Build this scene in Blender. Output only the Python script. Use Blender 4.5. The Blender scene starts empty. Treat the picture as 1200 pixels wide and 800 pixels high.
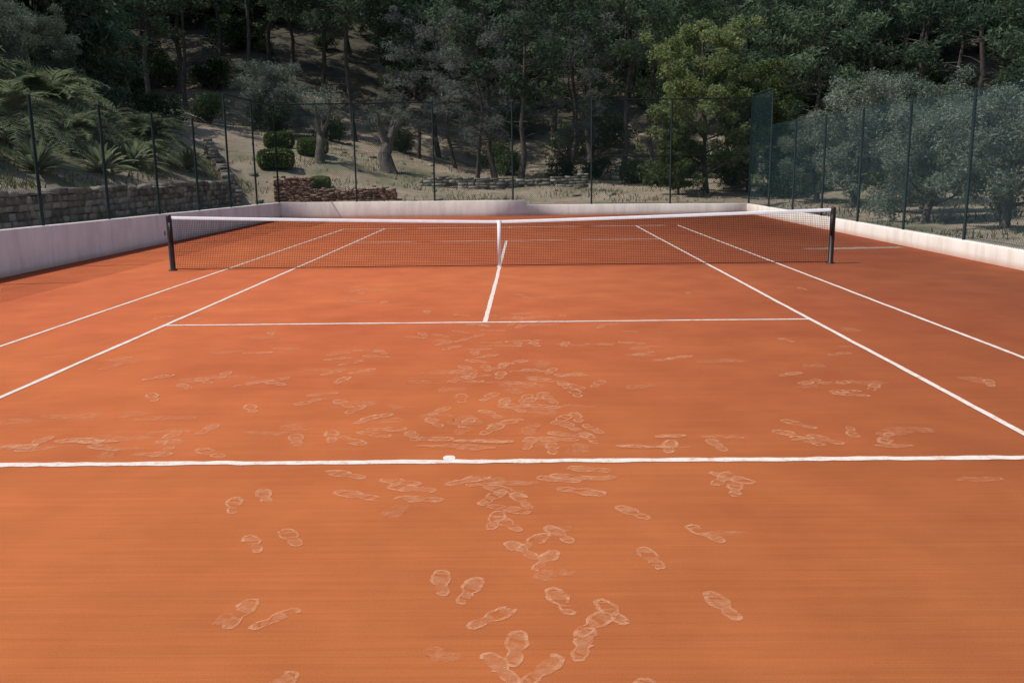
import bpy, math
import numpy as np
from mathutils import Matrix, Vector

scene = bpy.context.scene
RNG = np.random.default_rng(11)

# ------------------------------------------------------------------ helpers
def link(o, parent=None):
    scene.collection.objects.link(o)
    if parent: o.parent = parent
    return o

def empty(name, loc=(0,0,0)):
    e = bpy.data.objects.new(name, None); e.empty_display_size = .2
    e.location = loc
    return link(e)

def mesh_from(name, parts, mats, smooth=False):
    vs, fs, ms = [], [], []; off = 0
    for v, f, m in parts:
        v = np.asarray(v, float).reshape(-1,3); f = np.asarray(f, int).reshape(-1,4)
        vs.append(v); fs.append(f+off); ms.append(np.full(len(f), m)); off += len(v)
    V = np.concatenate(vs); F = np.concatenate(fs); M = np.concatenate(ms)
    me = bpy.data.meshes.new(name)
    me.vertices.add(len(V)); me.vertices.foreach_set('co', V.astype(np.float32).ravel())
    me.loops.add(F.size); me.loops.foreach_set('vertex_index', F.astype(np.int32).ravel())
    me.polygons.add(len(F))
    me.polygons.foreach_set('loop_start', (np.arange(len(F))*4).astype(np.int32))
    me.polygons.foreach_set('loop_total', np.full(len(F),4,dtype=np.int32))
    me.polygons.foreach_set('material_index', M.astype(np.int32))
    if smooth: me.polygons.foreach_set('use_smooth', np.ones(len(F),dtype=bool))
    for m in mats: me.materials.append(m)
    me.update(calc_edges=True)
    me.validate()
    return me

def obj(name, parts, mats, parent=None, smooth=False, loc=(0,0,0)):
    o = bpy.data.objects.new(name, mesh_from(name, parts, mats, smooth))
    o.location = loc
    return link(o, parent)

BOXF = np.array([[0,3,2,1],[4,5,6,7],[0,1,5,4],[1,2,6,5],[2,3,7,6],[3,0,4,7]])
def box(x0,x1,y0,y1,z0,z1,m=0):
    v = [(x0,y0,z0),(x1,y0,z0),(x1,y1,z0),(x0,y1,z0),(x0,y0,z1),(x1,y0,z1),(x1,y1,z1),(x0,y1,z1)]
    return (np.array(v,float), BOXF, m)

def tube(pts, rads, n=8, m=0, wob=0., rng=RNG, cap=True):
    pts = np.asarray(pts,float); rads = np.asarray(rads,float)*np.ones(len(pts))
    T = np.gradient(pts, axis=0); T /= np.linalg.norm(T,axis=1)[:,None]+1e-9
    d = pts[-1]-pts[0]; ref = np.array([1.,0,0]) if abs(d[2])>abs(d[0]) else np.array([0,0,1.])
    if abs(np.dot(ref, d/ (np.linalg.norm(d)+1e-9)))>.9: ref=np.array([0,1.,0])
    A = np.cross(T, ref); A /= np.linalg.norm(A,axis=1)[:,None]+1e-9
    B = np.cross(T, A)
    a = np.arange(n)*2*math.pi/n
    R = rads[:,None]*(1+wob*rng.uniform(-1,1,(len(pts),n)))
    V = pts[:,None,:] + R[:,:,None]*(np.cos(a)[None,:,None]*A[:,None,:]+np.sin(a)[None,:,None]*B[:,None,:])
    V = V.reshape(-1,3); F=[]
    for i in range(len(pts)-1):
        for j in range(n):
            k=(j+1)%n
            F.append((i*n+j,i*n+k,(i+1)*n+k,(i+1)*n+j))
    if cap and n%2==0:
        for base in (0,(len(pts)-1)*n):
            for j in range(1,n//2):
                F.append((base+j-1, base+j, base+n-j, base+(n-j+1)%n))
    return (V, np.array(F), m)

def leaves(C, size, rng, asp=.5, m=0, droop=0.):
    n=len(C)
    u = rng.normal(size=(n,3)); u[:,2]*=.8; u[:,2]-=droop; u/=np.linalg.norm(u,axis=1)[:,None]
    w = rng.normal(size=(n,3)); w -= (w*u).sum(1)[:,None]*u; w/=np.linalg.norm(w,axis=1)[:,None]
    s = size*rng.uniform(.6,1.35,n)[:,None]
    a=C-u*s*.5; b=C+w*s*asp*.5; c=C+u*s*.5; d=C-w*s*asp*.5
    V=np.stack([a,b,c,d],1).reshape(-1,3)
    return (V, np.arange(4*n).reshape(n,4), m)

def clump(c, r, n, rng, flat=.65):
    d = rng.normal(size=(n,3)); d/=np.linalg.norm(d,axis=1)[:,None]
    rr = r*rng.uniform(0.1,1,n)**.45
    rr *= 1+.3*np.sin(d[:,0]*5+c[0]*3)*np.sin(d[:,1]*6+c[1])*1
    p = d*rr[:,None]; p[:,2]*=flat
    return p+np.asarray(c)

# ------------------------------------------------------------------ materials
def mat(name):
    m = bpy.data.materials.new(name); m.use_nodes=True
    nt=m.node_tree; nt.nodes.clear()
    out=nt.nodes.new('ShaderNodeOutputMaterial')
    return m, nt, out

def N(nt, t, **kw):
    n=nt.nodes.new(t)
    for k,v in kw.items(): setattr(n,k,v)
    return n

def coords(nt, scale=(1,1,1), rot=(0,0,0)):
    tc=N(nt,'ShaderNodeTexCoord'); mp=N(nt,'ShaderNodeMapping')
    mp.inputs['Scale'].default_value=scale; mp.inputs['Rotation'].default_value=rot
    nt.links.new(tc.outputs['Object'],mp.inputs['Vector'])
    return mp.outputs['Vector']

def noise(nt, vec, sc, det=4, rough=.55, dist=0):
    n=N(nt,'ShaderNodeTexNoise'); n.inputs['Scale'].default_value=sc
    n.inputs['Detail'].default_value=det; n.inputs['Roughness'].default_value=rough
    n.inputs['Distortion'].default_value=dist
    nt.links.new(vec,n.inputs['Vector']); return n.outputs['Fac']

def ramp(nt, fac, stops):
    r=N(nt,'ShaderNodeValToRGB'); e=r.color_ramp.elements
    while len(e)<len(stops): e.new(.5)
    for el,(p,c) in zip(e,stops):
        el.position=p; el.color=(c if isinstance(c,tuple) else (c,c,c))+(1,)
    nt.links.new(fac,r.inputs['Fac']); return r.outputs['Color']

def mix(nt, a, b, fac, mode='MIX'):
    n=N(nt,'ShaderNodeMix'); n.data_type='RGBA'; n.blend_type=mode
    for sock,val in ((n.inputs[0],fac),(n.inputs[6],a),(n.inputs[7],b)):
        if isinstance(val,(int,float)): sock.default_value=val
        elif isinstance(val,tuple): sock.default_value=val+(1,)
        else: nt.links.new(val,sock)
    return n.outputs[2]

def mth(nt, op, a, b=0., clamp=False):
    n=N(nt,'ShaderNodeMath',operation=op); n.use_clamp=clamp
    for s,v in zip(n.inputs,(a,b)):
        if isinstance(v,(int,float)): s.default_value=v
        else: nt.links.new(v,s)
    return n.outputs[0]

def finish(nt,out,col,rough=.85,bump=None,bs=.3,bd=.02,spec=.3,metal=0):
    p=N(nt,'ShaderNodeBsdfPrincipled')
    if isinstance(col,tuple): p.inputs['Base Color'].default_value=col+(1,)
    else: nt.links.new(col,p.inputs['Base Color'])
    p.inputs['Roughness'].default_value=rough
    p.inputs['Specular IOR Level'].default_value=spec
    p.inputs['Metallic'].default_value=metal
    if bump is not None:
        b=N(nt,'ShaderNodeBump'); b.inputs['Strength'].default_value=bs; b.inputs['Distance'].default_value=bd
        nt.links.new(bump,b.inputs['Height']); nt.links.new(b.outputs['Normal'],p.inputs['Normal'])
    nt.links.new(p.outputs[0],out.inputs['Surface'])
    return p

def foliage_mat(name, dark, mid, light, trans=.3, nsc=.9):
    m,nt,out=mat(name)
    g=N(nt,'ShaderNodeNewGeometry'); oi=N(nt,'ShaderNodeObjectInfo')
    v=coords(nt)
    nz=noise(nt,v,nsc,3)
    f=mth(nt,'ADD',mth(nt,'MULTIPLY',g.outputs['Random Per Island'],.45),mth(nt,'MULTIPLY',nz,.75))
    f=mth(nt,'ADD',f,mth(nt,'MULTIPLY',mth(nt,'SUBTRACT',oi.outputs['Random'],.5),.4))
    c=ramp(nt,f,[(.3,dark),(.6,mid),(.95,light)])
    d=N(nt,'ShaderNodeBsdfDiffuse'); t=N(nt,'ShaderNodeBsdfTranslucent')
    nt.links.new(c,d.inputs['Color']); nt.links.new(c,t.inputs['Color'])
    mx=N(nt,'ShaderNodeMixShader'); mx.inputs[0].default_value=trans
    nt.links.new(d.outputs[0],mx.inputs[1]); nt.links.new(t.outputs[0],mx.inputs[2])
    nt.links.new(mx.outputs[0],out.inputs['Surface'])
    return m

M_pine = foliage_mat('pine_needles',(.034,.052,.036),(.078,.115,.072),(.16,.21,.12),.42,.5)
M_pine2= foliage_mat('pine_needles_grey',(.06,.07,.066),(.12,.135,.122),(.2,.21,.19),.42,.5)
M_green= foliage_mat('broad_leaves',(.05,.075,.028),(.13,.17,.065),(.24,.28,.12),.42,.9)
M_olive= foliage_mat('olive_leaves',(.07,.095,.066),(.15,.18,.13),(.25,.285,.225),.3,1.1)
M_bush = foliage_mat('dark_bush_leaves',(.03,.048,.024),(.065,.10,.045),(.13,.17,.08),.4,.9)
M_hedge= foliage_mat('hedge_leaves',(.05,.08,.025),(.10,.155,.045),(.18,.24,.08),.35,1.5)
M_palm = foliage_mat('palm_leaves',(.07,.10,.055),(.16,.20,.11),(.30,.34,.20),.4,.8)
M_grass= foliage_mat('grass_blades',(.06,.075,.035),(.13,.145,.07),(.24,.23,.13),.3,.4)

def bark(name,a,b):
    m,nt,out=mat(name); v=coords(nt,(1,1,.25))
    n=noise(nt,v,14,5,.65)
    finish(nt,out,ramp(nt,n,[(.3,a),(.7,b)]),.95,n,.8,.05,.1); return m
M_bark=bark('pine_bark',(.04,.034,.03),(.13,.11,.095))
M_obark=bark('olive_bark',(.055,.047,.04),(.19,.165,.135))

# clay
m,nt,out=mat('red_clay')
v1=coords(nt,(1,1,1)); vs=coords(nt,(.35,22,1)); vs2=coords(nt,(1.2,75,1),(0,0,.004))
big=noise(nt,v1,.16,4,.6); med=noise(nt,v1,1.3,5,.6); grain=noise(nt,v1,160,3,.6)
st=noise(nt,vs,1.0,4,.6); st2=noise(nt,vs2,1.0,3,.6)
c=ramp(nt,big,[(.3,(.385,.092,.036)),(.55,(.42,.108,.039)),(.75,(.455,.130,.046))])
sx=N(nt,'ShaderNodeSeparateXYZ'); nt.links.new(v1,sx.inputs[0])
yy=mth(nt,'MULTIPLY',mth(nt,'ADD',sx.outputs['Y'],15.5),1/9.,True)
c=mix(nt,mix(nt,c,(.455,.148,.042),.6),c,yy)
c=mix(nt,c,ramp(nt,med,[(.3,(.85,.84,.84)),(.7,(1.11,1.13,1.15))]),.75,'MULTIPLY')
c=mix(nt,c,ramp(nt,st,[(.3,(.88,.87,.86)),(.7,(1.11,1.12,1.13))]),.45,'MULTIPLY')
c=mix(nt,c,ramp(nt,st2,[(.3,(.84,.83,.81)),(.7,(1.13,1.15,1.18))]),.42,'MULTIPLY')
c=mix(nt,c,ramp(nt,grain,[(.3,.76),(.7,1.2)]),.6,'MULTIPLY')
hb=mth(nt,'ADD',mth(nt,'MULTIPLY',st2,.5),mth(nt,'MULTIPLY',grain,.5))
finish(nt,out,c,.95,hb,.3,.007,.12); M_clay=m

def dust(name, alpha, col=(.66,.33,.18), lo=.38, hi=.66, sc=16):
    m,nt,out=mat(name); v=coords(nt)
    n=noise(nt,v,sc,4,.7); n2=noise(nt,v,90,2)
    p=N(nt,'ShaderNodeBsdfDiffuse'); p.inputs['Color'].default_value=col+(1,)
    t=N(nt,'ShaderNodeBsdfTransparent'); mx=N(nt,'ShaderNodeMixShader')
    a=ramp(nt,mth(nt,'ADD',mth(nt,'MULTIPLY',n,.75),mth(nt,'MULTIPLY',n2,.25)),[(lo,0.),(hi,alpha)])
    nt.links.new(a,mx.inputs[0]); nt.links.new(t.outputs[0],mx.inputs[1]); nt.links.new(p.outputs[0],mx.inputs[2])
    nt.links.new(mx.outputs[0],out.inputs['Surface']); return m
M_dust=dust('dry_clay_edge',.62,lo=.34,hi=.6); M_dust2=dust('dry_clay_dust',.42,lo=.34,hi=.66); M_scuff=dust('dry_clay_scuff',.42,lo=.42,hi=.7,sc=20)
M_grey=dust('patchy_grey',.85,(.30,.22,.17),lo=.3,hi=.5)  # grey-brown, noise-masked, for the strip beside the right net post

m,nt,out=mat('white_line'); v=coords(nt)
n=noise(nt,v,9,5,.7); n2=noise(nt,v,60,3,.7)
c=ramp(nt,mth(nt,'ADD',mth(nt,'MULTIPLY',n,.6),mth(nt,'MULTIPLY',n2,.4)),[(.37,(.54,.30,.19)),(.49,(.66,.57,.49)),(.7,(.72,.67,.62))])
finish(nt,out,c,.7,n2,.2,.004); M_line=m

m,nt,out=mat('cream_stucco'); v=coords(nt); vz=coords(nt,(1,1,.15))
n=noise(nt,v,1.3,5,.6); n2=noise(nt,vz,3.0,4,.7); n3=noise(nt,v,45,3)
c=ramp(nt,n,[(.3,(.68,.61,.53)),(.7,(.78,.71,.63))])
c=mix(nt,c,ramp(nt,n2,[(.35,(.74,.70,.65)),(.55,(1.,1.,1.))]),.5,'MULTIPLY')
sx=N(nt,'ShaderNodeSeparateXYZ'); nt.links.new(v,sx.inputs[0])
low=mth(nt,'SUBTRACT',1.,mth(nt,'MULTIPLY',sx.outputs['Z'],7.,True))
c=mix(nt,c,(.48,.20,.10),mth(nt,'MULTIPLY',low,.6))
finish(nt,out,c,.9,n3,.3,.01); M_stucco=m

def stone_mat(name,stops):
    m,nt,out=mat(name); g=N(nt,'ShaderNodeNewGeometry'); v=coords(nt); n=noise(nt,v,7,5,.65)
    f=mth(nt,'ADD',mth(nt,'MULTIPLY',g.outputs['Random Per Island'],.5),mth(nt,'MULTIPLY',n,.5))
    finish(nt,out,ramp(nt,f,stops),.95,n,.6,.04,.1); return m
M_stone=stone_mat('field_stone',[(.25,(.10,.09,.075)),(.5,(.19,.175,.145)),(.75,(.32,.295,.25))])
M_brick=stone_mat('red_brick',[(.25,(.13,.075,.055)),(.5,(.20,.11,.08)),(.75,(.28,.16,.12))])

m,nt,out=mat('dark_painted_steel'); v=coords(nt); n=noise(nt,v,20,3)
finish(nt,out,ramp(nt,n,[(.3,(.016,.010,.009)),(.7,(.035,.022,.019))]),.5,None,spec=.35); M_post=m
m,nt,out=mat('green_fence_steel'); v=coords(nt); n=noise(nt,v,5,3)
finish(nt,out,ramp(nt,n,[(.3,(.006,.014,.014)),(.7,(.012,.024,.023))]),.7,None,spec=.2); M_fpost=m
def wiremat(name,a,b):
    m,nt,out=mat(name); v=coords(nt); n=noise(nt,v,.4,2)
    finish(nt,out,ramp(nt,n,[(.3,a),(.7,b)]),.6,None,spec=.25); return m
M_wire=wiremat('green_wire',(.025,.065,.078),(.045,.10,.115))
M_wire2=wiremat('dark_green_wire',(.012,.028,.026),(.022,.045,.042))
m,nt,out=mat('net_cord'); v=coords(nt); n=noise(nt,v,3,2)
finish(nt,out,ramp(nt,n,[(.3,(.008,.008,.008)),(.7,(.018,.017,.017))]),.95,spec=.05); M_cord=m
m,nt,out=mat('white_canvas'); v=coords(nt); n=noise(nt,v,6,4)
finish(nt,out,ramp(nt,n,[(.3,(.74,.72,.71)),(.7,(.84,.82,.81))]),.8); M_canvas=m

# ground
m,nt,out=mat('hillside_ground'); v=coords(nt)
n1=noise(nt,v,.22,5,.6); n2=noise(nt,v,1.1,6,.7); n3=noise(nt,v,14,4,.7)
dirt=ramp(nt,n2,[(.3,(.16,.12,.085)),(.5,(.29,.235,.175)),(.72,(.42,.35,.275))])
grs=ramp(nt,n2,[(.3,(.06,.072,.038)),(.7,(.17,.175,.10))])
c=mix(nt,dirt,grs,ramp(nt,mth(nt,'ADD',mth(nt,'MULTIPLY',n1,.5),mth(nt,'MULTIPLY',n2,.5)),[(.48,0.),(.6,1.)]))
c=mix(nt,c,ramp(nt,n3,[(.3,.6),(.7,1.3)]),.7,'MULTIPLY')
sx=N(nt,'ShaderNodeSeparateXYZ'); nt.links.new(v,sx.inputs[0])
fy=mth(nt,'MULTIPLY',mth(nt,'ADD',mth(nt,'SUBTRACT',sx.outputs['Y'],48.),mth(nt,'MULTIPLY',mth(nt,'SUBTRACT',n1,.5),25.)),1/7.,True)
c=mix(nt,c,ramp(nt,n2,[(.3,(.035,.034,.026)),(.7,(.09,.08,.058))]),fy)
gx=mth(nt,'MULTIPLY',mth(nt,'SUBTRACT',-12.0,sx.outputs['X']),.5,True)
ly=mth(nt,'MULTIPLY',mth(nt,'SUBTRACT',24.,sx.outputs['Y']),.3,True)
c=mix(nt,c,grs,mth(nt,'MULTIPLY',mth(nt,'MULTIPLY',gx,ly),.75))
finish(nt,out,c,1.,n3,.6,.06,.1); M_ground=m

# ------------------------------------------------------------------ camera solve (court geometry -> pose)
W3=np.array([(0,-11.885,0),(-4.115,-6.4,0),(4.115,-6.4,0),(0,-6.4,0),(-4.115,11.885,0),(4.115,11.885,0),
 (-5.485,11.885,0),(5.485,11.885,0),(0,6.4,0),(-4.115,-11.885,0),(4.115,-11.885,0)],float)
P2=np.array([(526,542),(200,380.5),(944,373),(568.5,376),(447,268.5),(748,265.5),(398,269),(800,265.5),(593,281),(-192,549.5),(1253,536.5)],float)
def cam_axes(p):
    cx,cy,H,yaw,pit,rol,f=p
    F=np.array([math.sin(yaw)*math.cos(pit),math.cos(yaw)*math.cos(pit),-math.sin(pit)])
    R=np.array([math.cos(yaw),-math.sin(yaw),0]); U=np.cross(R,F)
    R2=math.cos(rol)*R+math.sin(rol)*U; U2=-math.sin(rol)*R+math.cos(rol)*U
    return R2,U2,F
def proj(p,X):
    R,U,F=cam_axes(p); D=X-np.array(p[:3]); z=D@F
    return np.stack([600+p[6]*(D@R)/z, 400-p[6]*(D@U)/z],1)
p=np.array([.54,-17.7,1.95,-.016,.19,.0,1061.])
wt=np.array([1,1,1,1,1,1,1,1,1,.5,.5])[:,None]
for it in range(30):
    r=((proj(p,W3)-P2)*wt).ravel(); J=np.zeros((len(r),7))
    for k in range(7):
        q=p.copy(); h=1e-5 if k<6 else 1e-2; q[k]+=h
        J[:,k]=(((proj(q,W3)-P2)*wt).ravel()-r)/h
    A=J.T@J; A+=np.diag(np.diag(A))*1e-6
    p=p-np.linalg.solve(A,J.T@r)
print('CAMFIT',p.round(4))
R,U,F=cam_axes(p)
cd=bpy.data.cameras.new('Camera'); cam=bpy.data.objects.new('Camera',cd); link(cam)
cd.sensor_width=36; cd.sensor_fit='HORIZONTAL'; cd.lens=p[6]/1200*36; cd.clip_start=.05; cd.clip_end=2000
mw=Matrix(((R[0],U[0],-F[0],p[0]),(R[1],U[1],-F[1],p[1]),(R[2],U[2],-F[2],p[2]),(0,0,0,1)))
cam.matrix_world=mw; scene.camera=cam

# ------------------------------------------------------------------ terrain
WX=9.5; WY=18.9
def sstep(t): t=np.clip(t,0,1); return t*t*(3-2*t)
def height(x,y):
    x=np.asarray(x,float); y=np.asarray(y,float)
    nz=.12*np.sin(x*.55+1.3)*np.cos(y*.43)+.06*np.sin(x*1.3+y*.9)
    side=.22+.03*np.maximum(np.abs(x)-WX,0)
    leftf=1.42+.42*np.minimum(-11.5-x,14)+.12*np.maximum(-25.5-x,0)
    back=.42+.065*(y-20)+.2*np.maximum(-x-2.5,0)*np.clip((y-21)/9,0,1)*np.where(x<-22,22/np.maximum(-x,1),1)
    L=np.where(x<-9.5, np.where(x<-11.45,leftf+nz,.55), side+nz*.4)
    wl=sstep((-x-11.0)/3)*(1-sstep((y-20)/14))
    B=back+nz*sstep((y-20)/6)
    B=B*(1-wl)+(leftf+nz)*wl
    h=np.where(y>WY+.3,B,L)
    h=h+np.where(y>46,.30*(np.clip(y,46,150)-46),0)
    inside=(np.abs(x)<WX+.08)&(np.abs(y)<WY+.08)
    return np.where(inside,-.12,h)
def axis(lo,hi,dense_lo,dense_hi,step,extra):
    a=list(np.arange(dense_lo,dense_hi+1e-6,step)); s=step; v=dense_lo
    while v>lo: s*=1.18; v-=s; a.append(v)
    s=step; v=dense_hi
    while v<hi: s*=1.18; v+=s; a.append(v)
    a=[q for q in a if all(abs(q-e)>.12 for e in extra)]+list(extra)
    return np.array(sorted(a))
gx=axis(-500,500,-32,30,.5,(-11.55,-11.40,-9.62,-9.57,9.57,9.62))
gy=axis(-400,500,-22,60,.5,(-18.99,-18.95,18.95,18.99,19.15,19.25))
X,Y=np.meshgrid(gx,gy); Z=height(X,Y)
Z+=RNG.uniform(-.03,.03,Z.shape)*(Z>-.1)
nx=len(gx); ny=len(gy)
idx=np.arange(nx*ny).reshape(ny,nx)
Fq=np.stack([idx[:-1,:-1],idx[:-1,1:],idx[1:,1:],idx[1:,:-1]],-1).reshape(-1,4)
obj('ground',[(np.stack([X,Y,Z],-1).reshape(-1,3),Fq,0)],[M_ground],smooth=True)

# ------------------------------------------------------------------ court
court=obj('clay_tennis_court',[box(-WX+.08,WX-.08,-WY+.08,WY-.08,-.10,0)],[M_clay])
def strip(a,b,w,z=.004,seg=.25,jit=.004,taper=0):
    a=np.array(a,float); b=np.array(b,float); L=np.linalg.norm(b-a); n=max(2,int(L/seg)+1)
    t=np.linspace(0,1,n)[:,None]; P=a+(b-a)*t; d=(b-a)/L; nn=np.array([-d[1],d[0]])
    wl=w/2+RNG.uniform(-jit,jit,n); wr=w/2+RNG.uniform(-jit,jit,n)
    wob=np.cumsum(RNG.uniform(-1,1,n)); wob=(wob-np.linspace(wob[0],wob[-1],n))*.0015
    if taper:
        k=np.sin(np.linspace(.25,math.pi-.25,n))**taper; wl*=k; wr*=k
    l=P+nn*(wl+wob)[:,None]; r=P-nn*(wr-wob)[:,None]
    V=np.zeros((2*n,3)); V[:n,:2]=r; V[n:,:2]=l; V[:,2]=z
    i=np.arange(n-1); return (V,np.stack([i,i+1,n+i+1,n+i],1),0)
S=4.115; D=5.485; BL=11.885; SV=6.4
parts=[]
for s in (-1,1):
    parts.append(strip((s*D,-BL-.04),(s*D,BL+.03),.052))
    parts.append(strip((s*S,-BL+.05),(s*S,BL-.03),.055))
    parts.append(strip((-S+.03,s*SV),(S-.03,s*SV),.065,jit=.008))
parts.append(strip((-D+.03,-BL),(D-.03,-BL),.076,jit=.010,seg=.09))
parts.append(strip((-D+.03,BL),(D-.03,BL),.08))
parts.append(strip((0,-SV+.03),(0,SV-.03),.06))
parts.append(strip((0,-BL+.03),(0,-BL+.13),.085,z=.0045,seg=.012,jit=.003,taper=.45))
parts.append(strip((0,BL-.17),(0,BL-.045),.06,seg=.05))
obj('court_lines',parts,[M_line],parent=court)

# footprints (no more than a few may overlap)
fp=[]; cnt=[0]; used=[]
def nextz():
    cnt[0]+=1; return .0032+cnt[0]*.000006
def free(x,y,mx=2,r=.17):
    c=sum(1 for a,b in used if (a-x)**2+(b-y)**2<r*r)
    if c>=mx: return False
    used.append((x,y)); return True
def solo(cx,cy,ang,sc):
    n=30; a=np.arange(n)*2*math.pi/n
    y=np.sin(a)*.15*sc; hw=np.where(y>-.02*sc,.058,.047)*sc
    pinch=1-.42*np.exp(-((y+.03*sc)/(.032*sc))**2)
    x=np.sign(np.cos(a))*np.abs(np.cos(a))**.62*hw*pinch
    wob=1+RNG.uniform(-.10,.10,n); x=x*wob; y=y*(1+RNG.uniform(-.03,.03,n))
    z=nextz()
    ca,sa=math.cos(ang),math.sin(ang); loops=[]
    w=RNG.uniform(.25,.42)
    for kx,ky in ((1.,1.),(1-w,1-w*.42)):
        xx,yy_=x*kx,y*ky
        loops.append(np.stack([cx+xx*ca-yy_*sa,cy+xx*sa+yy_*ca,np.full(n,z)],1))
    V=np.concatenate(loops); i=np.arange(n); j=(i+1)%n
    F_=np.stack([i,j,n+j,n+i],1)
    keep=np.ones(n,bool); k0=RNG.integers(n); keep[(k0+np.arange(RNG.integers(0,7)))%n]=False
    fp.append((V,F_[keep],0))
    Q=loops[1].copy(); Fq=[]
    s0=n//4
    for q in range(1,n//2):
        if RNG.random()<.75:
            Fq.append(((s0+q-1)%n,(s0+q)%n,(s0-q)%n,(s0-q+1)%n))
    if Fq: fp.append((Q,np.array(Fq),1))
def blob(cx,cy,rx,ry,m=2):
    if not free(cx,cy,2,.2): return
    n=20; a=np.arange(n)*2*math.pi/n; k=1+.3*np.sin(a*2+RNG.uniform(0,6))+.2*np.sin(a*3+RNG.uniform(0,6))+RNG.uniform(-.1,.1,n)
    V=np.stack([cx+np.cos(a)*rx*k,cy+np.sin(a)*ry*k,np.full(n,nextz())],1)
    Fq=[(q-1,q,n-q,(n-q+1)%n) for q in range(1,n//2)]
    fp.append((V,np.array(Fq),m))
def shoe(x,y,ang,s=1.,mx=2):
    if free(x,y,mx): solo(x,y,ang,s*RNG.uniform(.93,1.08))
near=[(-.75,-13.95),(-.58,-14.0),(-.92,-13.2),(-.74,-13.12),(.35,-12.9),(.5,-13.3),(.62,-13.42),(1.15,-13.4),(1.4,-13.9),(.12,-13.66),(.26,-13.74),
 (.37,-14.0),(.82,-14.05),(.76,-14.22),(.68,-13.85),(.42,-14.4),(.58,-14.42),(1.13,-12.8),(1.48,-13.1),(-1.2,-12.65),(-1.06,-12.5),(.42,-12.95),
 (.32,-12.55),(.5,-12.6),(.7,-13.1),(-.45,-14.55),(.95,-14.6),(.3,-14.7),(.9,-13.95),(.56,-13.2),(.48,-14.25),(.62,-14.65)]
for x,y in near: shoe(x,y,RNG.choice([-.35,.25,.5,-.55])+RNG.normal()*.2,.9,3)
for x,y in near[::3]: blob(x+RNG.normal()*.12,y+RNG.normal()*.1,RNG.uniform(.05,.1),RNG.uniform(.05,.09))
def scatter(n,mx,sx_,my,sy,spread=1.2):
    for i in range(n):
        x=RNG.normal(mx,sx_); y=RNG.normal(my,sy)
        if abs(y+BL)<.2: y+=.4
        if abs(y+SV)<.2: y+=.4
        a=RNG.normal(0,spread); shoe(x,y,a)
        if RNG.random()<.35: shoe(x+RNG.uniform(-.25,.25),y+RNG.uniform(.1,.4),a+RNG.normal()*.3)
        if RNG.random()<.4: blob(x+RNG.normal()*.3,y+RNG.normal()*.2,RNG.uniform(.06,.2),RNG.uniform(.05,.13))
scatter(12,.5,.8,-12.3,.12,1.2)
scatter(16,.4,1.7,-11.4,.15,1.2)
scatter(10,-2.0,1.2,-11.2,.4,1.2)
scatter(30,.5,.42,-9.8,1.1,.9)
scatter(20,.6,1.9,-9.3,1.3,1.)
scatter(16,.3,.55,-7.6,.8,.9)
scatter(12,.4,2.6,-7.8,1.1,1.)
scatter(8,-2.6,.8,-9,1.2,1.)
scatter(7,3.5,.7,-9.8,.9,1.)
scatter(9,.4,2.0,-4.2,1.2,1.)
for i in range(30):
    blob(RNG.uniform(-4.6,4.8),RNG.uniform(-11.5,-7),RNG.uniform(.06,.22),RNG.uniform(.05,.12))
for i in range(24):
    x=RNG.uniform(-4.3,4.6); y=-BL+RNG.choice([.35,.42,.5,-.42])+RNG.normal()*.05; L=RNG.uniform(.2,.45)
    q=strip((x,y),(x+L,y+RNG.uniform(-.05,.05)),.08,z=.0058+i*.00002,seg=.04,jit=.02,taper=.5); fp.append((q[0],q[1],i%3))
obj('footprints',fp,[M_dust,M_dust2,M_scuff],parent=court)
q=strip((6.9,3.05),(9.2,3.2),.36,z=.004,seg=.1,jit=.06,taper=.3)
obj('grey_strip',[q],[M_grey],parent=court)  # thin greyish strip on the clay, right of the right net post

# ------------------------------------------------------------------ low walls round the court
def wallprism(a,b,h0,h1,th,m=0,seg=1.5,base=-.1):
    a=np.array(a,float); b=np.array(b,float); L=np.linalg.norm(b-a); n=max(2,int(L/seg)+1)
    d=(b-a)/L; nn=np.array([-d[1],d[0]]); t=np.linspace(0,1,n)
    bev=.015; V=[]
    for k in t:
        c=a+(b-a)*k; h=h0+(h1-h0)*k+RNG.uniform(-.004,.004)
        for off,z in ((-th/2,base),(-th/2,h-bev),(-th/2+bev,h),(th/2-bev,h),(th/2,h-bev),(th/2,base)):
            q=c+nn*off; V.append((q[0],q[1],z))
    F=[]
    for i in range(n-1):
        for j in range(5):
            F.append((i*6+j,i*6+j+1,(i+1)*6+j+1,(i+1)*6+j))
    for e in (0,(n-1)*6): F+= [(e,e+1,e+4,e+5),(e+1,e+2,e+3,e+4)]
    return (np.array(V),np.array(F),m)
T=.2
def lh(y): return .64+(WY-y)*.0125
obj('court_wall',[wallprism((-WX-T/2+.08,-WY),(-WX-T/2+.08,WY),lh(-WY),lh(WY),T)],[M_stucco])
obj('court_wall',[wallprism((WX+T/2-.08,-WY),(WX+T/2-.08,WY),.33,.37,T)],[M_stucco])
obj('court_wall',[wallprism((-WX-T+.08,WY+T/2),(0.5,WY+T/2),.64,.62,T),wallprism((.5,WY+T/2),(WX+T-.08,WY+T/2),.44,.38,T)],[M_stucco])
obj('court_wall',[wallprism((-WX-T+.08,-WY-T/2),(WX+T-.08,-WY-T/2),.5,.4,T)],[M_stucco])

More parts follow.
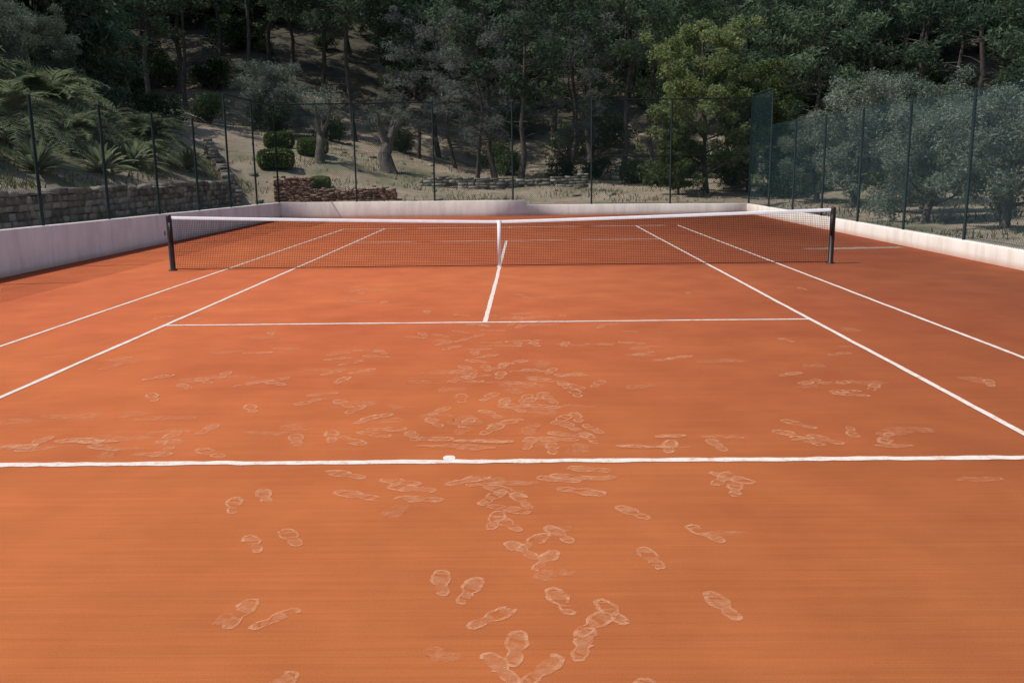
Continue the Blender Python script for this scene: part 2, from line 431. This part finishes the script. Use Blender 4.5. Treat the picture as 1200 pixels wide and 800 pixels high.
# ------------------------------------------------------------------ chain link fences
def chain(a,b,z0,z1,pitch=.085,w=.004):
    a=np.array(a,float); b=np.array(b,float); L=np.linalg.norm(b-a); d=(b-a)/L; H=z1-z0
    V=[];off=np.array([-d[1],d[0]])
    for sgn in (1,-1):
        for c in np.arange(-H,L,pitch):
            s0=max(0,-c); s1=min(H,L-c)
            if s1-s0<.02: continue
            k=max(1,int(math.ceil((s1-s0)/.4))); ss=np.linspace(s0,s1,k+1)
            hw=w*.7071
            for sa_,sb_ in zip(ss[:-1],ss[1:]):
                for sv,sg in ((sa_,-1),(sa_,1),(sb_,1),(sb_,-1)):
                    uu=c+sv+sg*hw; vv=sv-sg*hw
                    if sgn<0: vv=H-vv
                    V.append((a[0]+d[0]*uu+off[0]*.002*sgn,a[1]+d[1]*uu+off[1]*.002*sgn,z0+vv))
    n=len(V)//4
    return (np.array(V),np.arange(4*n).reshape(n,4),0)
def fence(name,a,b,n,bot,tops,rails=(),wm=None,w=.004):
    e=empty(name)
    a=np.array(a,float); b=np.array(b,float)
    pp=[];ch=[]; tops=list(tops)
    for i in range(n+1):
        c=a+(b-a)*i/n; tz=max(tops[max(0,i-1)],tops[min(n-1,i)]); bz=bot(i/n)
        pp.append(tube([(c[0],c[1],bz-.1),(c[0],c[1],tz-.02),(c[0],c[1],tz+.02)],[.036,.036,.02],8))
    for i in range(n):
        c0=a+(b-a)*i/n; c1=a+(b-a)*(i+1)/n
        bz=min(bot(i/n),bot((i+1)/n))
        ch.append(chain(c0,c1,bz,tops[i],w=w))
        for z in [tops[i]-.02,bz+.06,(tops[i]+bz)/2]:
            pp.append(tube([(c0[0],c0[1],z),(c1[0],c1[1],z)],[.0045,.0045],4))
    for (i0,i1,z) in rails:
        c0=a+(b-a)*i0/n; c1=a+(b-a)*i1/n
        pp.append(tube([(c0[0],c0[1],z),(c1[0],c1[1],z)],[.026,.026],6))
    obj(name+'_posts',pp,[M_fpost],parent=e,smooth=True); obj(name+'_wire_mesh',ch,[wm or M_wire],parent=e)
    return e
FX=WX+.02
fence('chain_link_fence',(-FX,WY-36),(-FX,WY+.1),12,lambda t: .66+.4*(1-t),[3.5]*10+[4.45]*2,[(10,12,4.45)],wm=M_wire2,w=.0035)
fence('chain_link_fence',(FX,WY-36),(FX,WY+.1),12,lambda t:.35,[3.35]*11+[4.6],[(11,12,4.6)],w=.0036)
fence('chain_link_fence',(-FX,WY+.1),(FX,WY+.1),6,lambda t:.62 if t<.52 else .4,[4.5]*6,[(0,2,4.5),(4,6,4.5),(4,6,2.3)],wm=M_wire2,w=.003)
fence('chain_link_fence',(-FX,-WY-.1),(FX,-WY-.1),6,lambda t:.45,[4.0]*6,wm=M_wire2,w=.003)

# ------------------------------------------------------------------ tennis net
net=empty('tennis_net')
PX=6.5
def ztop(x): return .914+(1.07-.914)*np.abs(x/PX)**1.15
V=[]
hc=.0026
xs=np.arange(-PX+.06,PX-.05,.034)
for x in xs:
    zt=ztop(x)-.03; V+=[(x-hc,0,.03),(x+hc,0,.03),(x+hc,0,zt),(x-hc,0,zt)]
rows=28; xr=np.linspace(-PX+.06,PX-.06,41)
for r in range(rows):
    t=r/(rows-1); hh=hc if r else .008
    for i in range(len(xr)-1):
        z0=.035+(ztop(xr[i])-.07)*t; z1=.035+(ztop(xr[i+1])-.07)*t
        V+=[(xr[i],.001,z0-hh),(xr[i+1],.001,z1-hh),(xr[i+1],.001,z1+hh),(xr[i],.001,z0+hh)]
obj('net_mesh',[(np.array(V),np.arange(len(V)).reshape(-1,4),0)],[M_cord],parent=net)
V=[];F=[]; xb=np.linspace(-PX+.03,PX-.03,61)
for x in xb:
    z=float(ztop(x)); V+=[(x,-.016,z-.055),(x,-.010,z-.006),(x,0,z+.003),(x,.010,z-.006),(x,.016,z-.055)]
for i in range(60):
    for j in range(4): F.append((i*5+j,i*5+j+1,(i+1)*5+j+1,(i+1)*5+j))
obj('top_band',[(np.array(V),np.array(F),0)],[M_canvas],parent=net,smooth=True)
obj('center_strap',[box(-.035,.035,-.018,-.0165,0.004,.92),box(-.035,.035,.0165,.018,.004,.92),box(-.035,.035,-.0165,.0165,.9175,.922),
    box(-.05,.05,-.03,.03,0.001,.02)],[M_canvas],parent=net)
for s in (-1,1):
    x=s*PX
    ps=[tube([(x,0,-.02),(x,0,1.06),(x,0,1.085),(x,0,1.10)],[.052,.052,.047,.03],12),
        tube([(x,0,0.004),(x,0,.025)],[.085,.08],12)]
    ps.append(box(x-s*.03-.02,x-s*.03+.02,-.075,-.05,.55,.95))
    if s<0:
        ps.append(tube([(x-.05,0,.78),(x-.10,0,.78),(x-.10,0,.70)],[.012,.012,.011],6))
    ps.append(tube([(x-s*.05,-.02,.06),(x-s*.05,-.02,1.03)],[.008,.008],6))
    obj('net_post',ps,[M_post],parent=net,smooth=False)

# ------------------------------------------------------------------ stone walls
def stonewall(name,path,z0f,z1f,th,sl,sh,material):
    parts=[]
    path=np.array(path,float); seg=np.linalg.norm(np.diff(path,axis=0),axis=1); cum=np.r_[0,np.cumsum(seg)]; L=cum[-1]
    def at(s): 
        return np.array([np.interp(s,cum,path[:,0]),np.interp(s,cum,path[:,1])])
    row=0; z=0
    while row<40:
        s=-RNG.uniform(0,sl); any_=False
        hrow=sh*RNG.uniform(.8,1.2)
        while s<L:
            l=sl*RNG.uniform(.5,1.6); a=max(s,0); b=min(s+l-.012,L); s+=l
            if b-a<.05: continue
            mid=(a+b)/2; zb=z0f(mid)+z; zt=min(zb+hrow-.012,z1f(mid)+RNG.uniform(-.08,.09))
            if zt-zb<.04: continue
            any_=True
            p0=at(a);p1=at(b); d=(p1-p0)/(np.linalg.norm(p1-p0)+1e-9); nn=np.array([-d[1],d[0]])
            o=RNG.uniform(-.03,.03); V=[]
            for zz in (zb,zt):
                for q,sg in ((p0,-1),(p1,-1),(p1,1),(p0,1)):
                    w=q+nn*(sg*th/2+o*sg); w=w+RNG.uniform(-.02,.02,2); V.append((w[0],w[1],zz+RNG.uniform(-.02,.02)))
            parts.append((np.array(V),BOXF,0))
        z+=hrow; row+=1
        if not any_: break
    return obj(name,parts,[material])
stonewall('dry_stone_wall',[(-11.5,-19),(-11.5,19.2)],lambda s:.5,lambda s:1.5,.35,.30,.17,M_stone)
L2=math.hypot(3.9,8)
stonewall('dry_stone_wall',[(-11.4,19.6),(-15.3,27.6)],lambda s:.45+s/L2*2.2,lambda s:1.05+s/L2*2.5,.4,.34,.18,M_stone)
stonewall('dry_stone_wall',[(-4.7,27.2),(-2,27.0),(1,27.4),(3.6,27.2)],lambda s:.75,lambda s:1.42+.1*math.sin(s),.4,.36,.16,M_stone)
stonewall('brick_terrace_wall',[(-10.4,21.6),(-5.1,21.8)],lambda s:.4,lambda s:1.6 if s<1.7 else 1.13,.3,.22,.075,M_brick)

# ------------------------------------------------------------------ vegetation
def tree(name,seed,H,r0,cb,cr,nb,clr,nleaf,leaf,asp,mats,profile,flat=.6,gnarl=.25,up=.35,dead=0):
    rng=np.random.default_rng(seed); parts=[]
    nt_=9; t=np.linspace(0,1,nt_)
    wx=np.cumsum(rng.normal(0,gnarl,nt_))*H/40; wy=np.cumsum(rng.normal(0,gnarl,nt_))*H/40
    P=np.stack([wx-wx[0],wy-wy[0],t*H*.97],1); P[0,2]=-.4
    rad=r0*(1-t*.85); rad[0]*=1.35
    parts.append(tube(P,rad,8,0,wob=.1,rng=rng))
    C=[]
    for i in range(nb):
        tb=cb+(1-cb)*((i+rng.uniform(0,.8))/nb); az=i*2.4+rng.uniform(-.5,.5)
        s=np.array([np.interp(tb,t,P[:,0]),np.interp(tb,t,P[:,1]),tb*H*.97])
        L=cr*profile((tb-cb)/(1-cb))*rng.uniform(.65,1.2)
        e=s+np.array([math.cos(az)*L,math.sin(az)*L,L*up*rng.uniform(.3,1.6)])
        mid=(s+e)/2+np.array([rng.normal()*.12*L,rng.normal()*.12*L,-.08*L])
        rb=max(.012,np.interp(tb,t,rad)*.5)
        parts.append(tube([s,mid,e],[rb,rb*.6,rb*.2],6,0,rng=rng,cap=False))
        C.append((e,clr*rng.uniform(.7,1.25)))
        C.append((mid*.45+e*.55+rng.normal(size=3)*.25*clr,clr*rng.uniform(.6,1.0)))
        if L>1.6*clr: C.append((mid+rng.normal(size=3)*.35*clr,clr*rng.uniform(.5,.8)))
        for j in range(2):
            e2=e+rng.normal(size=3)*clr*.9; parts.append(tube([mid,e2],[rb*.35,rb*.12],4,0,rng=rng,cap=False))
            C.append((e2,clr*rng.uniform(.4,.75)))
    for i in range(dead):
        tb=rng.uniform(.12,cb+.2); az=rng.uniform(0,6.28); L=rng.uniform(.6,2.2)
        s=np.array([np.interp(tb,t,P[:,0]),np.interp(tb,t,P[:,1]),tb*H*.97])
        e=s+np.array([math.cos(az)*L,math.sin(az)*L,rng.uniform(-.3,.5)*L])
        parts.append(tube([s,(s+e)/2+rng.normal(size=3)*.08,e],[.035,.022,.008],4,0,rng=rng,cap=False))
    for c,r in C:
        n=int(nleaf*(r/clr)**2)+8
        parts.append(leaves(clump(c,r,n,rng,flat),leaf,rng,asp,1))
    return mesh_from(name,parts,mats,False)
def dome(f): return math.sqrt(max(.08,1-(f*1.25-.35)**2/1.0)) if f<1.1 else .3
def pinep(f): return .55+.6*math.sin(min(1,f)*2.6)
def place(me,name,x,y,s=1.,rz=0.,parent=None,dz=0.,sz=None,lean=0):
    o=bpy.data.objects.new(name,me); o.location=(x,y,float(height(x,y))+dz); o.rotation_euler=(lean,0,rz)
    o.scale=(s,s,sz if sz else s); return link(o,parent)

pines=[tree('pine_tree_mesh%d'%i,100+i,H,.17,cb,cr,nb,.95,170,.34,.28,[M_bark,M_pine],pinep,.6,.5,.3,dead=14)
       for i,(H,cb,cr,nb) in enumerate([(15,.46,3.0,15),(13,.36,2.9,16),(16,.5,3.3,15),(11,.24,2.7,16)])]
wispy=tree('grey_pine_mesh',150,9.5,.12,.22,2.5,20,.62,110,.24,.22,[M_bark,M_pine2],pinep,.6,.6,.1,dead=22)
lowpine=[tree('low_pine_mesh%d'%i,170+i,9.5,.14,.05,3.3,22,1.2,180,.48,.32,[M_bark,M_pine],lambda f:1.1-.6*f,.65,.4,.15) for i in range(2)]
def bush(name,seed,r,h,n,leaf,asp,mats,nc=16):
    rng=np.random.default_rng(seed); parts=[]
    for i in range(nc):
        az=rng.uniform(0,6.28); q=rng.uniform(0,1)**.6; c=np.array([math.cos(az)*r*q*.75,math.sin(az)*r*q*.75,h*rng.uniform(.2,.85)*(1-.45*q*q)])
        parts.append(tube([(0,0,-.1),c*.6,c],[.05,.03,.008],5,0,rng=rng,cap=False))
        parts.append(leaves(clump(c,r*rng.uniform(.28,.5),int(n/nc),rng,.85),leaf,rng,asp,1))
    return mesh_from(name,parts,mats)
bushes=[bush('bush_mesh%d'%i,200+i,1.5,1.9,2600,.17,.5,[M_bark,M_bush]) for i in range(3)]

forest=empty('pine_forest')
rng=np.random.default_rng(5); pts=[]
def okp(x,y,d):
    return all((x-a)**2+(y-b)**2>d*d for a,b in pts)
tries=0
while len(pts)<155 and tries<12000:
    tries+=1
    y=rng.uniform(44,106); x=rng.uniform(-1,1)*(.58*(y+18)+8)
    if y<49 and -20<x<5: continue
    if not okp(x,y,3.4+.03*(y-40)): continue
    pts.append((x,y))
for x,y in pts:
    if y>70 : me=lowpine[rng.integers(2)] if rng.random()<.65 else pines[rng.integers(4)]
    else: me=pines[rng.integers(4)]
    place(me,'forest_pine',x,y,rng.uniform(.85,1.25),rng.uniform(0,6.28),forest)
und=empty('forest_undergrowth')
for i in range(110):
    y=rng.uniform(46,78); x=rng.uniform(-1,1)*(.6*(y+18)+6)
    if y<52 and -22<x<3: continue
    place(bushes[rng.integers(3)],'undergrowth_bush',x,y,rng.uniform(.7,1.7),rng.uniform(0,6.28),und)

for (x,y,v,s) in [(.2,31.5,1,.9),(-1.2,35,0,.95),(5.9,34,0,.85),(8.5,38,2,.85),(12.5,33,1,.9),(16,30,3,.9),(18.5,37,1,1.),(22,32,3,.95),(14.5,40,0,1.),
                  (3.2,40,2,.9),(-11,44,0,1.),(-18,46,2,1.),(-23,40,1,1.),(-26,33,0,1.),(-5.5,46,1,1.),(25,26,1,.9),(29,34,3,1.),(-30,40,2,1.),(10.5,44,3,1.)]:
    place(pines[v],'pine_tree',x,y,s,rng.uniform(0,6.28))
for (x,y,s) in [(-2.2,33,.95),(-6.5,42,1.),(3.0,35,.9),(-3.8,39,.9)]:
    place(wispy,'grey_pine_tree',x,y,s,rng.uniform(0,6.28))
for (x,y,s) in [(6.5,31,.8),(4.5,32.5,.7),(7.6,28.5,.9),(10.5,27,1.),(13.5,25,1.2),(17,24,1.3),(2.6,34,.7),(-.5,37,.8),(11.8,21.5,.8),(9.5,33,1.1),(14,29,1.2),(19,28,1.4),
                (-19,31,1.),(-15,38,.9),(-22,28,1.2),(-8,44,.9),(-1,42,1.),(-12,41,.8),(-18,36,1.)]:
    place(bushes[rng.integers(3)],'bush',x,y,s,rng.uniform(0,6.28))

broad=tree('broadleaf_tree_mesh',301,7.0,.13,.10,2.2,30,.52,330,.135,.55,[M_bark,M_green],dome,.8,.5,.55)
broad2=tree('broadleaf_tree_mesh2',302,5.6,.11,.08,2.0,26,.5,330,.135,.55,[M_bark,M_green],dome,.8,.5,.5)
place(broad,'oak_tree',8.7,23.5,.98,.4); place(broad2,'oak_tree',10.9,24.8,1.0,2.); place(broad2,'oak_tree',7.3,22.6,.5,1.)
oliv=tree('olive_crown_mesh',401,4.2,.16,.12,1.75,24,.5,430,.12,.32,[M_obark,M_olive],dome,.85,.8,.5)
oliv2=tree('olive_crown_mesh2',402,3.4,.15,.10,1.7,24,.48,430,.12,.32,[M_obark,M_olive],dome,.85,.8,.45)
for (x,y,s,me) in [(12.6,15.5,.95,oliv),(11.9,8.3,.80,oliv2),(13.2,11.5,.85,oliv2),(12.2,4.6,.82,oliv2),(15.4,17.5,1.,oliv),(12.3,19.3,.7,oliv),(16,7,1.05,oliv),(13,1.2,.8,oliv2)]:
    place(me,'olive_tree',x,y,s,rng.uniform(0,6.28))

def gnarly(name,seed,H,r,spread,leafn):
    rg=np.random.default_rng(seed); parts=[]
    P=[(0,0,-.3),(.04,.02,.15),(-.1,.0,H*.3),(.08,.05,H*.48)]
    parts.append(tube(P,[r*1.7,r*1.25,r*.95,r*.85],12,0,wob=.22,rng=rg))
    tips=[]
    for i in range(6):
        az=i*1.05+rg.uniform(-.3,.3); e=np.array([math.cos(az)*spread*rg.uniform(.6,1),math.sin(az)*spread*rg.uniform(.5,1),H*rg.uniform(.82,1.05)])
        s=np.array([.05,.03,H*.42]); mid=s*.45+e*.55+rg.normal(size=3)*.13
        parts.append(tube([s,mid,e],[r*.55,r*.36,r*.13],8,0,wob=.15,rng=rg)); tips.append(e)
        for j in range(3):
            e2=e+np.array([rg.normal()*.35,rg.normal()*.35,rg.uniform(.0,.5)]); parts.append(tube([e,e2],[r*.12,.012],5,0,rng=rg,cap=False)); tips.append(e2)
    for c in tips:
        if leafn: parts.append(leaves(clump(c,.42,leafn,rg,.8),.11,rg,.3,1))
    return mesh_from(name,parts,[M_obark,M_olive])
place(gnarly('olive_trunk_mesh',7,2.9,.36,.9,60),'old_olive_tree',-6.7,30,1.,.3)
place(gnarly('olive_trunk_mesh2',9,3.0,.2,.75,90),'old_olive_tree',-9.9,28.5,1.,1.9,lean=.08)
place(oliv2,'olive_tree',-15,40,1.1,.5)

def hedge(name,L,Wd,H,seed):
    rg=np.random.default_rng(seed); n=5200
    p=rg.uniform(-1,1,(n,3)); ax=rg.integers(0,3,n); sg=rg.choice([-1,1],n); p[np.arange(n),ax]=sg*rg.uniform(.78,1.0,n)
    nr=(np.abs(p)**3.2).sum(1)**(1/3.2); p/=nr[:,None]
    p*= (1+.07*np.sin(p[:,0:1]*5+1)*np.cos(p[:,1:2]*4)+.04*rg.normal(size=(n,1)))
    p=p*np.array([L/2,Wd/2,H/2])+np.array([0,0,H/2])
    core=box(-L*.33,L*.33,-Wd*.33,Wd*.33,0,H*.78,1)
    return mesh_from(name,[leaves(p,.085,rg,.55,0),core],[M_hedge,M_bush])
hm=hedge('hedge_mesh',1.7,1.1,.95,3)
place(hm,'clipped_hedge',-11.6,26.5,1.,.1); place(hm,'clipped_hedge',-10.5,29.5,.9,-.2); place(hm,'clipped_hedge',-9.0,24.3,.55,.3)
place(hm,'clipped_hedge',-12.6,31,.9,.2)

def palm(name,seed,nf,L,th):
    rg=np.random.default_rng(seed); parts=[tube([(0,0,-.2),(0,0,th*.5),(0.03,0,th)],[.2,.17,.15],10,0,wob=.2,rng=rg)]
    V=[];F=[];k=0
    for i in range(nf):
        az=i*2.399+rg.uniform(-.2,.2); el=rg.uniform(.1,1.45); l=L*rg.uniform(.75,1.1)
        d=np.array([math.cos(az),math.sin(az)]); n=22; t=np.linspace(0,1,n)
        rr=l*(t*math.cos(el)+.25*t*t*math.sin(el)); zz=th+l*(t*math.sin(el)-(.55+.25*math.cos(el))*t*t)
        P=np.stack([d[0]*rr,d[1]*rr,zz],1)
        parts.append(tube(P[::3],np.linspace(.022,.005,len(P[::3])),4,1,rng=rg,cap=False))
        side=np.array([-d[1],d[0],0])
        for j in range(2,n):
            tg=P[j]-P[j-1]; tg/=np.linalg.norm(tg)
            ll=.42*math.sin(min(1,.15+t[j]*.95)*math.pi*.93)+.06
            for s in (-1,1):
                for q in (0,.5):
                    b=P[j]-(P[j]-P[j-1])*q
                    tip=b+side*s*ll*.75+tg*ll*.55+np.array([0,0,.15*ll+rg.normal()*.03])-np.array([0,0,.35*ll*rg.random()])
                    w=tg*.02
                    V+=[b-w,b+w,tip+w*.2,tip-w*.2]; F.append((k,k+1,k+2,k+3)); k+=4
    parts.append((np.array(V),np.array(F),1))
    return mesh_from(name,parts,[M_bark,M_palm])
def agave(name,seed,nf,L):
    rg=np.random.default_rng(seed); parts=[]
    for i in range(nf):
        az=i*2.399; el=.15+1.3*(i/nf); l=L*rg.uniform(.8,1.1); d=np.array([math.cos(az),math.sin(az),0]); side=np.array([-d[1],d[0],0])
        n=7;t=np.linspace(0,1,n); V=[];F=[]
        for j in range(n):
            c=d*l*t[j]*math.cos(el)+np.array([0,0,l*(t[j]*math.sin(el)-.3*t[j]**2.5)])
            w=.075*l*(1-t[j])**.6*(.7+.9*t[j])+.002; V+=[c-side*w+np.array([0,0,.03]),c,c+side*w+np.array([0,0,.03])]
            if j: b=j*3; F+=[(b-3,b-2,b+1,b),(b-2,b-1,b+2,b+1)]
        parts.append((np.array(V),np.array(F),0))
    return mesh_from(name,parts,[M_palm])
pm=palm('palm_mesh',31,46,2.2,.8); pm2=palm('palm_mesh2',32,40,1.9,.5); am=agave('agave_mesh',33,44,1.3)
for (x,y,s,me) in [(-14.0,17.5,1.05,pm),(-14.6,12.8,1.1,pm2),(-13.2,15,.7,pm2),(-16.5,15.,1.35,pm),(-15.5,20.5,.9,pm2),(-14.4,9.0,1.,pm),(-17.5,11,1.3,pm),(-14.5,5.5,1.,pm2),(-17.6,18.5,1.2,pm2)]:
    place(me,'palm_plant',x,y,s,rng.uniform(0,6.28))
for (x,y,s) in [(-13,18.6,.8),(-12.9,13.3,.95),(-12.8,10.8,1.),(-15.8,23,.8),(-12.9,7.2,1.),(-17,20.2,1.1),(-13.7,21,.7),(-18.5,24,1.)]:
    place(am,'agave_plant',x,y,s,rng.uniform(0,6.28))
for (x,y,s) in [(-19.5,17,.8),(-20,12,.9),(-20,21.5,.8),(-20,8,.9)]:
    place(oliv,'olive_tree',x,y,s,rng.uniform(0,6.28))
for (x,y,s) in [(-22,25,1.),(-25,20,1.),(-24,14,1.),(-24,8,1.),(-26,27,1.1),(-22,30,1.)]:
    place(lowpine[rng.integers(2)],'pine_tree',x,y,s*.8,rng.uniform(0,6.28))

rg=np.random.default_rng(77); C=[]
def addg(n,x0,x1,y0,y1):
    x=rg.uniform(x0,x1,n); y=rg.uniform(y0,y1,n)
    k=np.sin(x*1.1+y*.7)+np.sin(x*.5-y*1.3)+rg.normal(0,.6,n)>.1
    C.append(np.stack([x[k],y[k]],1))
addg(26000,-20,-11.8,0,24); addg(9000,-14,9,20,34); addg(5000,-20,6,34,46); addg(5000,10,18,-4,22)
C=np.concatenate(C); z=height(C[:,0],C[:,1]); n=len(C)
hgt=rg.uniform(.06,.22,n); a=rg.uniform(0,6.28,n); w=rg.uniform(.012,.03,n)
B=np.stack([C[:,0],C[:,1],z-.02],1); dx=np.stack([np.cos(a)*w,np.sin(a)*w,0*a],1); tip=B+np.stack([rg.normal(0,.06,n),rg.normal(0,.06,n),hgt],1)
V=np.stack([B-dx,B+dx,tip+dx*.15,tip-dx*.15],1).reshape(-1,3)
obj('grass',[(V,np.arange(4*n).reshape(n,4),0)],[M_grass])

parts=[]
for i in range(90):
    x=rg.uniform(-13,8); y=rg.uniform(21,44); s=rg.uniform(.05,.2)
    z=float(height(x,y)); b=box(-s,s,-s*.7,s*.7,-s*.3,s*.6); v=b[0]*rg.uniform(.6,1.25,(8,3)); aa=rg.uniform(0,6.28)
    v=np.stack([v[:,0]*math.cos(aa)-v[:,1]*math.sin(aa)+x,v[:,0]*math.sin(aa)+v[:,1]*math.cos(aa)+y,v[:,2]+z],1)
    parts.append((v,BOXF,0))
obj('rocks',parts,[M_stone])

# ------------------------------------------------------------------ light
sd=np.array([-.72,-.12,0]); el=math.radians(60)
az=math.atan2(sd[0],sd[1])
d=Vector((math.sin(az)*math.cos(el),math.cos(az)*math.cos(el),math.sin(el)))
ld=bpy.data.lights.new('sun','SUN'); ld.energy=4.2; ld.angle=math.radians(.5); ld.color=(1.,.95,.88)
sun=bpy.data.objects.new('sun',ld); sun.rotation_euler=d.to_track_quat('Z','Y').to_euler(); link(sun)
w=bpy.data.worlds.new('World'); scene.world=w; w.use_nodes=True; nt=w.node_tree
bg=nt.nodes['Background']; sky=nt.nodes.new('ShaderNodeTexSky'); sky.sky_type='NISHITA'; sky.sun_disc=False
sky.sun_elevation=el; sky.sun_rotation=az
nt.links.new(sky.outputs[0],bg.inputs[0]); bg.inputs[1].default_value=.15
scene.view_settings.view_transform='Standard'; scene.view_settings.look='None'; scene.view_settings.exposure=0
